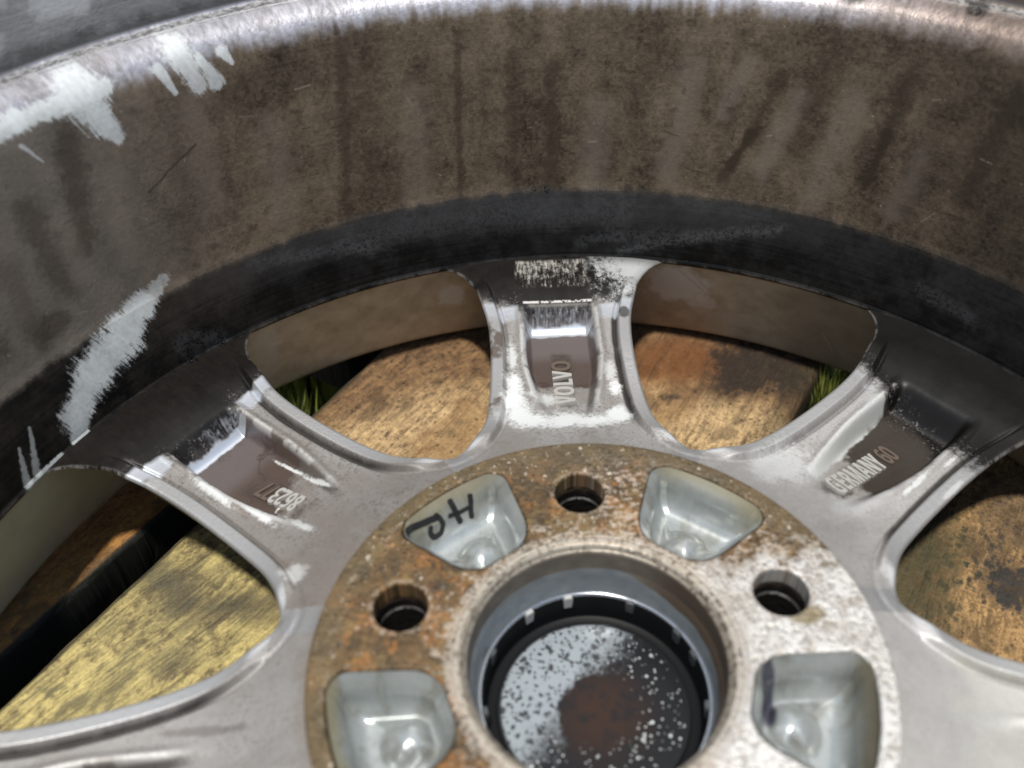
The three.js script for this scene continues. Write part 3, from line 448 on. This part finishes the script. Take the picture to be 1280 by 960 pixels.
// ---- hub: mounting face with five bolt holes, five lightening pockets and the bore
const pocketOutline = (() => {                           // local: [outward, sideways], about the pocket's middle line
  const A = []; const pts = [[69.3, -10], [69.6, 0], [69.3, 10], [62.8, 18.4], [43.4, 12.1], [39.4, 6.6], [39.2, -6.6], [43.4, -12.1], [62.8, -18.4]];
  const rad = [0, 0, 0, 3.5, 3.5, 3, 3, 3.5, 3.5], out = [];
  // outer edge as an arc at 69.4 out to the corners, then straight sides with rounded corners
  const P = []; for (let i = -6; i <= 6; i++) { const th = i / 6 * 12.6 * RAD; P.push([69.4 * Math.cos(th), 69.4 * Math.sin(th), i === -6 || i === 6 ? 5 : 0]); }
  P.push([63.6, 18.9, 3.2], [43.2, 12.0, 4], [39.4, 6.4, 2.5], [39.4, -6.4, 2.5], [43.2, -12.0, 4], [63.6, -18.9, 3.2]);
  const n = P.length;
  for (let i = 0; i < n; i++) {
    const p = P[i], a = P[(i + n - 1) % n], b = P[(i + 1) % n]; if (!p[2]) { out.push([p[0], p[1]]); continue; }
    const la = Math.hypot(a[0] - p[0], a[1] - p[1]), lb = Math.hypot(b[0] - p[0], b[1] - p[1]), ra = Math.min(p[2], la * 0.48), rb = Math.min(p[2], lb * 0.48);
    const s = [p[0] + (a[0] - p[0]) * ra / la, p[1] + (a[1] - p[1]) * ra / la], e = [p[0] + (b[0] - p[0]) * rb / lb, p[1] + (b[1] - p[1]) * rb / lb];
    for (let k = 0; k <= 6; k++) { const t = k / 6, u = 1 - t; out.push([u * u * s[0] + 2 * u * t * p[0] + t * t * e[0], u * u * s[1] + 2 * u * t * p[1] + t * t * e[1]]); }
  }
  return out;
})();
const padMat = painted(1280, 1280, (fx, fy, o) => {
  const x = (fx - 0.5) * 152, z = (fy - 0.5) * 152, r = Math.hypot(x, z), az = Math.atan2(x, -z) / RAD;
  const fine = fbm(x * 1.2, z * 1.2, 4, 0.65), mid = fbm(x / 3.2 + 4, z / 3.2, 4, 0.6), big = fbm(x / 13 + 8, z / 13 + 3, 4, 0.55), worm = fbm(x / 1.6 + 2, z / 1.0 + 7, 3, 0.6), sp = vn(x * 0.95 + 5, z * 0.95);
  const f = clamp(0.5 + 0.9 * (mid - 0.5) + 0.6 * (big - 0.5) + 0.5 * (fine - 0.5));
  o[0] = lerp(0.036, 0.185, f); o[1] = lerp(0.023, 0.108, f); o[2] = lerp(0.010, 0.042, f); o[3] = 0.6; o[4] = 0.25; o[5] = clamp(0.5 + 0.6 * (fine - 0.5) + 0.7 * (mid - 0.5));
  const or = sst(0.54, 0.70, fbm(x / 6 + 20, z / 6 + 5, 4, 0.6) + 0.10 * (1 - sst(6, 16, Math.abs(r - 46)))) * (x < 30 ? 1 : 0.15) * sst(0.35, 0.6, fine); mix3(o, 0.30, 0.120, 0.025, or * 0.62); mixRM(o, 0.8, 0.05, or);
  const dkp = sst(0.50, 0.66, fbm(x / 4.5 + 31, z / 4.5 + 12, 5, 0.62)); mix3(o, 0.035, 0.027, 0.015, dkp * 0.6); const gold = sst(0.52, 0.68, fbm(x / 5 + 3, z / 5 + 52, 5, 0.6)); mix3(o, 0.30, 0.20, 0.075, gold * 0.35);
  const crust = sst(0.52, 0.68, fbm(x / 1.3, z / 1.3 + 8, 4, 0.62)) * Math.max(1 - sst(2, 8, Math.abs(r - 40)), 0.75 * (1 - sst(0, 3, Math.abs(r - 70)))); mix3(o, 0.50, 0.43, 0.35, crust * 0.55); o[5] = lerp(o[5], 0.9, crust);
  const olive = sst(64, 72, r + 5 * (mid - 0.5)); mix3(o, 0.115, 0.088, 0.045, olive * 0.6);
  const ol2 = sst(-30, -10, az) * (1 - sst(30, 50, az)) * sst(54, 64, r); mix3(o, 0.10, 0.075, 0.045, ol2 * 0.5);
  const dd = Math.min(dots(x + 0.9 * mid, z + 0.9 * fine, 1.1, 0.13, 0.28, 1), dots(x + 1.2 * fine, z + 0.9 * mid, 3.3, 0.13, 0.62, 5)), salt = (1 - sst(0.55, 1.15, dd + 0.9 * (fine - 0.5))) * sst(0.30, 0.55, big + 0.12 * (1 - sst(0, 30, Math.abs(x))));
  mix3(o, 0.55, 0.47, 0.38, salt * (0.35 + 0.9 * vn(x * 0.7, z * 0.7)) * 0.8); o[5] = lerp(o[5], 0.95, salt);
  const pits = 1 - sst(0.5, 1.1, dots(x, z, 1.9, 0.3, 0.6, 9) + 0.8 * (fine - 0.5)); mix3(o, 0.05, 0.036, 0.02, pits * 0.5); o[5] -= 0.3 * pits;
  const warm = 0.8 * sst(0.46, 0.68, worm * 0.6 + fine * 0.4) * (1 - sst(50, 62, Math.abs(r - 10))) * sst(-4, 12, x + 8 * (big - 0.5)); mix3(o, 0.55, 0.47, 0.40, warm * 0.7);
  // bare pitted metal on the right, its sun highlight painted in pale
  const W = sst(-5, 6, z + 0.1 * x + 22 + 22 * (mid - 0.5)) * sst(16, 34, x + 16 * (big - 0.5)), pd = Math.min(dots(x + 1.1 * fine, z + 1.1 * mid, 1.15, 0.42, 0.40, 11), dots(x + 2 * mid, z + 2 * fine, 2.5, 0.36, 0.85, 14)), pit = clamp((1 - sst(0.35, 1.3, pd + 1.1 * (fine - 0.5))) * 0.8 + 0.6 * sst(0.5, 0.7, fine * 0.6 + mid * 0.4)), spark = 1 - sst(0.5, 1.1, dots(x, z, 1.6, 0.2, 0.36, 17));
  mix3(o, lerp(0.70, 0.32, pit), lerp(0.68, 0.295, pit), lerp(0.65, 0.265, pit), W * 0.95); mix3(o, 0.30, 0.26, 0.21, W * sst(0.42, 0.66, big * 0.5 + mid * 0.5) * 0.6 * sst(30, -20, z)); mix3(o, 0.8, 0.78, 0.75, W * spark * 0.8); mixRM(o, lerp(0.42, 0.7, pit), lerp(0.55, 0.25, pit), W); o[5] = lerp(o[5], 0.8 - 0.55 * pit, W);
  mix3(o, 0.20, 0.15, 0.06, W * (1 - sst(0.7, 1.1, Math.hypot((x - 56) / 5, (z + 10) / 3.5) + 0.8 * (mid - 0.5))) * 0.8);
  // pale turned ring about the bore
  const ring = (1 - sst(1.6, 3.4, Math.abs(r - 36.6) + 2 * (mid - 0.5))); mix3(o, 0.46, 0.41, 0.35, ring * 0.65 * sst(0.32, 0.5, fine)); o[5] = lerp(o[5], 0.5 + 0.4 * Math.sin(r * 5), ring * 0.4);
  for (let k = 0; k < 5; k++) { const a = (HOLE0 + 72 * k) * RAD, d = Math.hypot(x - 54 * Math.sin(a), z + 54 * Math.cos(a)); mix3(o, 0.48, 0.40, 0.33, (1 - sst(0.2, 1.1, Math.abs(d - 8.2) + 1.4 * (mid - 0.5))) * 0.3 * sst(0.4, 0.6, fine)); }
}, { bump: 0.0006 });
const padUV = planarUV(76);
const holeAz = [0, 1, 2, 3, 4].map((k) => (HOLE0 + 72 * k) * RAD), pockAz = holeAz.map((a) => a + 36 * RAD);
{
  const V = (x, z) => new THREE.Vector2(x, -z);          // drawn flat, then laid down
  const shape = new THREE.Shape(); for (let i = 0; i < 220; i++) { const a = i / 220 * 2 * Math.PI; shape[i ? 'lineTo' : 'moveTo'](73.6 * Math.cos(a), 73.6 * Math.sin(a)); } shape.closePath();
  const hole = (pts) => { const p = new THREE.Path(); pts.forEach((q, i) => p[i ? 'lineTo' : 'moveTo'](q.x, q.y)); p.closePath(); shape.holes.push(p); };
  const circ = (cx, cz, r, n) => { const o = []; for (let i = 0; i < n; i++) { const a = i / n * 2 * Math.PI; o.push(V(cx + r * Math.cos(a), cz + r * Math.sin(a))); } return o; };
  hole(circ(0, 0, 35.9, 160)); for (const a of holeAz) hole(circ(54 * Math.sin(a), -54 * Math.cos(a), 8.3, 56));
  for (const a of pockAz) hole(pocketOutline.map(([p, t]) => { const g = 1 + 0.0, x = p * Math.sin(a) + t * Math.cos(a), z = -p * Math.cos(a) + t * Math.sin(a); const d = [p - 54, t], l = Math.hypot(...d); return V(x * g + (d[0] * Math.sin(a) + d[1] * Math.cos(a)) / l * 0.9, z * g + (-d[0] * Math.cos(a) + d[1] * Math.sin(a)) / l * 0.9); }));
  let g = new THREE.ExtrudeGeometry(shape, { depth: 5, bevelEnabled: true, bevelThickness: 0.9, bevelSize: 0.9, bevelSegments: 4, curveSegments: 8 });
  g.rotateX(-Math.PI / 2); g.translate(0, -5.9, 0);
  const p = g.attributes.position, uv = g.attributes.uv; for (let i = 0; i < p.count; i++) { const [u, v] = padUV(p.getX(i), p.getZ(i)); uv.setXY(i, u, v); p.setXYZ(i, p.getX(i) * MM, p.getY(i) * MM, p.getZ(i) * MM); }
  g.computeVertexNormals(); mesh('mounting_face', g, padMat, wheel);
}
// pockets: silver-painted cups
const cupMat = painted(512, 512, (fx, fy, o) => {
  const x = (fx - 0.5) * 152, z = (fy - 0.5) * 152, r = Math.hypot(x, z), f = fbm(x / 7, z / 7, 4), s = vn(x * 0.9, z * 0.9), az = Math.atan2(x, -z) / RAD;
  const gr = fbm(x * 1.3, z * 1.3, 3, 0.6), dd = fbm(x / 4 + 7, z / 4, 4, 0.6); o[0] = lerp(0.30, 0.42, f) * (0.9 + 0.2 * gr); o[1] = lerp(0.325, 0.44, f) * (0.9 + 0.2 * gr); o[2] = lerp(0.32, 0.435, f) * (0.9 + 0.2 * gr); mix3(o, 0.17, 0.15, 0.11, sst(0.52, 0.72, dd) * 0.45); o[3] = 0.30; o[4] = 0.45; o[5] = 0.5;
  const edge = sst(64.5, 69, r + 3 * (f - 0.5)); mix3(o, 0.34, 0.29, 0.16, edge * 0.75);
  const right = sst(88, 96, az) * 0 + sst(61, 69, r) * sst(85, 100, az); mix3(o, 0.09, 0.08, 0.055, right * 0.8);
  mix3(o, 0.03, 0.03, 0.06, (1 - sst(0.7, 1.1, Math.hypot((x - 43.2) / 2.2, (z - 9) / 7) + 0.5 * (f - 0.5))) * 0.85);
  mix3(o, 0.17, 0.17, 0.14, (1 - sst(0.5, 1.2, Math.hypot((x + 21) / 5, (z + 58) / 4) + 0.8 * (f - 0.5))) * 0.4);
}, { bump: 0 });
const cups = [];
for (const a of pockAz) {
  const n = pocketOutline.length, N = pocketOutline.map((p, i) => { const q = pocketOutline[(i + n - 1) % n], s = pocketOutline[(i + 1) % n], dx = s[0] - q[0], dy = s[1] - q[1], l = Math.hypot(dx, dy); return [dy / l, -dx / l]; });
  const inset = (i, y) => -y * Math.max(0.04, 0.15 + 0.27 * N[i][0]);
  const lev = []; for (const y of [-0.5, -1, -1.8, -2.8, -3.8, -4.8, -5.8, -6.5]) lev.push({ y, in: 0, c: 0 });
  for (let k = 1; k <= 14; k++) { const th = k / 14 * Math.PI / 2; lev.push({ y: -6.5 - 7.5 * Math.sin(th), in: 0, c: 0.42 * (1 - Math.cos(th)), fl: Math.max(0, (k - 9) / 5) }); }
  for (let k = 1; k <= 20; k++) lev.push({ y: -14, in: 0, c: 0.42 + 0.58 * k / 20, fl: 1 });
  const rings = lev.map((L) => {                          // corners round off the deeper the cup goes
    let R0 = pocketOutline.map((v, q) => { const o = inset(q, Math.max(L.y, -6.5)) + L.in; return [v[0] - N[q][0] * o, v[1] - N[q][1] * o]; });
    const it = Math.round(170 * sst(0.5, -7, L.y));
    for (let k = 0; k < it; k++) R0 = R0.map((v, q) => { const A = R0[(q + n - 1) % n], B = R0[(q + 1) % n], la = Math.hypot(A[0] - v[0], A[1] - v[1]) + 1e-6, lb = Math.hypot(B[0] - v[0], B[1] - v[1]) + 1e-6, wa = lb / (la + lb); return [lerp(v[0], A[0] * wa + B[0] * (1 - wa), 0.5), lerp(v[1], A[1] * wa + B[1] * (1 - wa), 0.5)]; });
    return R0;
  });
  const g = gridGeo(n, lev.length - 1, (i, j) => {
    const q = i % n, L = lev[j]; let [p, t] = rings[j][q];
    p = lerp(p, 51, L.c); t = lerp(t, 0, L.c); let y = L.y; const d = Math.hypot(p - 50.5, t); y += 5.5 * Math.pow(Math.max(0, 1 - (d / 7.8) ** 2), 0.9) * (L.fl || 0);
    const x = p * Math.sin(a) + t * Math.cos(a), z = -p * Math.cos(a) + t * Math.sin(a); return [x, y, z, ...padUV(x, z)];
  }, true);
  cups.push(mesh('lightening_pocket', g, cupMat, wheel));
}
// bolt holes
const boreMat = painted(512, 128, (fx, fy, o) => { const f = fbm(fx * 20, fy * 40, 4); o[0] = lerp(0.10, 0.30, f); o[1] = lerp(0.065, 0.20, f); o[2] = lerp(0.04, 0.13, f); const dk = sst(0.84, 0.66, fy + 0.15 * (f - 0.5)); mix3(o, 0.018, 0.016, 0.015, dk); o[3] = 0.5; o[4] = 0.4; o[5] = f; }, { bump: 0.0004, wrap: THREE.RepeatWrapping });  // lower walls painted near-black to stand for the holes' shade
for (const a of holeAz) mesh('bolt_hole', turned([
  [[8.05, -0.5], [7.7, -0.8], [7.55, -1.5], [7.5, -11]], [[7.5, -11], [6.9, -11.4]], [[6.9, -11.4], [6.9, -30]], [[6.9, -30], [11, -38], [11, -48]],
], (az, y) => [az / 360, clamp(1 + y / 26, 0, 1)], 48, 54 * Math.sin(a), -54 * Math.cos(a)), boreMat, wheel);
// centre bore
const cylMat = painted(1024, 256, (fx, fy, o) => {
  const az = (fx - 0.5) * 360, y = fy * 22 - 21, f = fbm(fx * 60, fy * 10, 4), e = fbm(fx * 26 + 3, 2, 4), fi = fbm(fx * 240, fy * 30, 3);
  o[0] = lerp(0.16, 0.26, f); o[1] = lerp(0.135, 0.225, f); o[2] = lerp(0.11, 0.185, f); o[3] = 0.45; o[4] = 0.5; o[5] = 0.5 + 0.5 * (fi - 0.5);
  const rust = sst(20, 50, az) * (1 - sst(95, 120, az)); mix3(o, 0.10, 0.066, 0.042, rust * 0.8);
  const top = sst(-3, -1.2, y); mix3(o, 0.50, 0.45, 0.37, top * 0.75 * sst(0.3, 0.5, fi));
  const line = -9.2 - 3.4 * sst(14, 44, az) * (0.4 + e) + 1.0 * (e - 0.5), low = 1 - sst(line - 0.25, line + 0.25, y); mix3(o, lerp(0.18, 0.28, f), lerp(0.205, 0.305, f), lerp(0.225, 0.325, f), low); mixRM(o, 0.28, 0.45, low);
}, { bump: 0.00015 });
mesh('centre_bore', turned([
  [[36.9, 0.02], [36.2, 0.1], [35.3, -0.2], [34.6, -0.9], [34.2, -1.8]], [[34.2, -1.8], [33.6, -2.1], [33.4, -3], [33.2, -9]], [[33.2, -9], [32.8, -10.2], [32.3, -12], [31.5, -17], [31.2, -18.4]], [[31.2, -18.4], [32, -20], [33, -42]],
], (az, y) => [(az + 180) / 360, (y + 21) / 22], 200), cylMat, wheel);
// the hub's outer body, hidden below the face
mesh('hub_body', turned([[[73, -5], [74, -12], [80, -30], [86, -48]], [[86, -48], [60, -50], [34, -49]]], () => [0.5, 0.5], 120), new THREE.MeshPhysicalMaterial({ color: new THREE.Color(0.3, 0.29, 0.28), roughness: 0.5, metalness: 0.5, side: THREE.DoubleSide }), wheel);

// marker pen letters on the wall of one pocket
{
  const a = -36.68 * RAD, ink = new THREE.MeshPhysicalMaterial({ color: new THREE.Color(0.012, 0.012, 0.013), roughness: 0.5, side: THREE.DoubleSide });
  const onWall = (t, y, up) => { const R = 69.35 + 0.4 * y - up, p = Math.sqrt(R * R - t * t); return new THREE.Vector3((p * Math.sin(a) + t * Math.cos(a)) * MM, (y + up * 0.4) * MM, (-p * Math.cos(a) + t * Math.sin(a)) * MM); };
  cups[4].updateMatrixWorld(true); const ray = new THREE.Raycaster();
  const stroke = (pts, w) => {                           // a ribbon of pen ink lying on the wall, round-ended
    const c = new THREE.CatmullRomCurve3(pts.map(([t, y]) => new THREE.Vector3(t, y, 0)), false, 'catmullrom', 0.3), n = 40, r = [];
    const L = c.getLength();
    return gridGeo(6, n, (i, j) => {
      const f = j / n, p = c.getPoint(f), q = c.getTangent(f), s = f * L, e = Math.min(s, L - s), ww = w * Math.sqrt(clamp(1 - Math.pow(1 - Math.min(1, e / w), 2), 0.02)) * (0.92 + 0.16 * vn(s * 1.3, w * 9)), o = (i / 6 * 2 - 1) * ww;
      const from = onWall(p.x - q.y * o, p.y + q.x * o, 9), to = onWall(p.x - q.y * o, p.y + q.x * o, -9), dir = to.clone().sub(from).normalize();
      ray.set(from, dir); const hit = ray.intersectObject(cups[4])[0], v = (hit ? hit.point.clone().addScaledVector(dir, -0.15 * MM) : onWall(p.x, p.y, 0.2)).multiplyScalar(1 / MM); return [v.x, v.y, v.z, 0, 0];
    });
  };
  mesh('marker_letter', mergeGeometries([stroke([[-16.8, -2.3], [-10.4, -3.9], [-4.4, -5.1]], 1.05), stroke([[-5.6, -3.6], [-4.4, -6], [-4.0, -8.4], [-5.4, -10.4], [-7.9, -10.4], [-8.6, -8.6], [-8.0, -6]], 0.85)]), ink, wheel);
  mesh('marker_letter', mergeGeometries([stroke([[0.5, -2.2], [1.0, -6.8], [1.9, -11.3]], 0.95), stroke([[7.2, -3.6], [6.4, -7.9], [5.6, -11.7]], 0.9), stroke([[-1.8, -6.7], [2.5, -7.6], [6.7, -7.7]], 0.8)]), ink, wheel);
}
// water beads caught along the barrel
{
  const water = new THREE.MeshPhysicalMaterial({ color: 0xffffff, roughness: 0.02, transmission: 1, thickness: 0.002, ior: 1.33 });
  for (const [az, h, R, w] of [[-45.9, -13.6, 193.3, 1.7], [-42.2, -13.6, 193.3, 1.2], [-40, -13.6, 193.3, 0.8], [-52.3, -13.6, 193.3, 0.9], [-48.4, -13.6, 193.3, 0.8], [-1.2, 17, 198.6, 1.2], [-2.6, 17, 198.6, 0.7], [0.4, 17, 198.6, 0.6], [0.9, -13.4, 193.2, 1.0], [16, -12, 193.9, 0.8], [30.7, -12, 193.9, 0.9], [38, 94.6, 213, 1.8], [-33, -13.6, 193.3, 0.7], [-28, -13.6, 193.3, 0.6]]) {
    const a = az * RAD, g = new THREE.SphereGeometry(w * MM, 18, 12); g.scale(1, 0.9, 1);
    g.translate(R * Math.sin(a) * MM, h * MM, -R * Math.cos(a) * MM); mesh('water_bead', g, water, wheel);
  }
}

// ================================================================= CENTRE CAP, clipped in the bore
const cap = thing('centre_cap', 'black plastic centre cap at the bottom of the bore, wet and speckled with white', 'centre cap');
const capBlack = new THREE.MeshPhysicalMaterial({ color: new THREE.Color(0.006, 0.0065, 0.007), roughness: 0.45, specularIntensity: 0.25, side: THREE.DoubleSide });
mesh('cap_wall', turned([[[30.6, -19.4], [30.4, -20.2]], [[30.4, -20.2], [29.6, -27.5], [29.2, -28.2], [27, -28.4]]], () => [0, 0], 160), capBlack, cap);
mesh('retaining_ring', turned([[[31.6, -18.9], [31.3, -18.3], [30.8, -18.2], [30.5, -18.7], [30.6, -19.4]]], () => [0, 0], 160), new THREE.MeshPhysicalMaterial({ color: new THREE.Color(0.55, 0.57, 0.6), roughness: 0.2, metalness: 0.9, side: THREE.DoubleSide }), cap);
{
  const tabMat = new THREE.MeshPhysicalMaterial({ color: new THREE.Color(0.40, 0.41, 0.40), roughness: 0.4 }), tabDark = new THREE.MeshPhysicalMaterial({ color: new THREE.Color(0.06, 0.065, 0.07), roughness: 0.25 });
  for (const [az, dark] of [[-10.3, 0], [-34.2, 0], [55.6, 1], [70.5, 1], [-66, 1], [25, 1], [100, 1], [-100, 1], [140, 1], [-140, 1], [180, 1]]) {
    const s = new THREE.Shape(); s.moveTo(-1.2, 0); s.lineTo(-1.0, -4); s.lineTo(1.0, -4); s.lineTo(1.2, 0); s.lineTo(0.9, 0.9); s.lineTo(-0.9, 0.9); s.closePath();
    const g = new THREE.ExtrudeGeometry(s, { depth: 0.9, bevelEnabled: true, bevelSize: 0.2, bevelThickness: 0.2, bevelSegments: 2 });
    g.rotateX(0.06); g.translate(0, -18.8, -30.4); g.rotateY(-az * RAD); g.scale(MM, MM, MM); mesh('clip_tab', g, dark ? tabDark : tabMat, cap);
  }
}
const discMat = painted(768, 768, (fx, fy, o) => {
  const x = (fx - 0.5) * 56, z = (fy - 0.5) * 56, r = Math.hypot(x, z), mid = fbm(x / 3 + 3, z / 3, 4, 0.6), fi = fbm(x * 0.8, z * 0.8, 4, 0.6), b = fbm(x / 1.1 + 9, z / 1.1, 3, 0.55), cell = vn(x * 0.75 + 3.3, z * 0.75 + 8.1);
  o[0] = 0.011; o[1] = 0.012; o[2] = 0.014; o[3] = 0.3; o[4] = 0; o[5] = 0.4; o[6] = 0.35;
  const c = 1 - sst(5, 20, Math.hypot(x - 2, z - 2) + 6 * (mid - 0.5)); mix3(o, 0.034, 0.017, 0.011, c * 0.9 * sst(0.15, 0.6, mid)); o[3] += 0.2 * c;
  // left, rear: sky reflection painted pale, dark blots; right: droplet glints painted as specks
  const rimw = sst(12.5, 14, Math.hypot(x - 3.5, z - 3) + 3 * (mid - 0.5)), left = sst(10, -7, x + 0.75 * z + 8 + 9 * (mid - 0.5) + 9 * (b - 0.5)) , film = rimw * left * (1 - sst(25, 26, r));
  const bd = Math.min(dots(x + 1.6 * (fi - 0.5), z + 1.6 * (b - 0.5), 1.15, 0.42, 0.46, 2), dots(x + 2.4 * (b - 0.5), z + 2 * (fi - 0.5), 2.6, 0.30, 0.95, 4)), blot = 1 - sst(0.6, 1.2, bd + 1.3 * (fi - 0.5));
  { const gz = fbm(x / 6 + 2, z / 6 + 4, 4, 0.6), q = film * (1 - 0.9 * blot) * sst(0.10, 0.55, gz + 0.35 * sst(14, -14, x + 0.6 * z + 8)); mix3(o, 0.26, 0.29, 0.315, q); mixRM(o, 0.22, 0.05, film); o[6] = lerp(o[6], 0.8, film); } o[5] = lerp(o[5], 0.75, film * (1 - blot));
  const speck = (1 - sst(0.55, 1.15, Math.min(dots(x, z, 1.25, 0.30, 0.30, 6), dots(x, z, 2.4, 0.16, 0.5, 8)) + 0.4 * (fi - 0.5))) * (0.35 + 0.9 * mid) * (1 - film) * sst(11, 15, r + 4 * (mid - 0.5)) * (1 - sst(24.5, 25.5, r)); mix3(o, 0.55, 0.58, 0.58, speck * 0.92); o[5] = Math.max(o[5], 0.4 + 0.5 * speck);
}, { bump: 0.0003 });
mesh('cap_disc', turned([[[27, -28.4], [26.8, -27.4], [26.3, -27.05], [20, -27.1], [12, -27.25], [6, -27.35], [0.02, -27.4]]], (az, y, r) => [0.5 + r * Math.sin(az * RAD) / 56, 0.5 - r * Math.cos(az * RAD) / 56], 128), discMat, cap);

renderer.render(scene, camera);
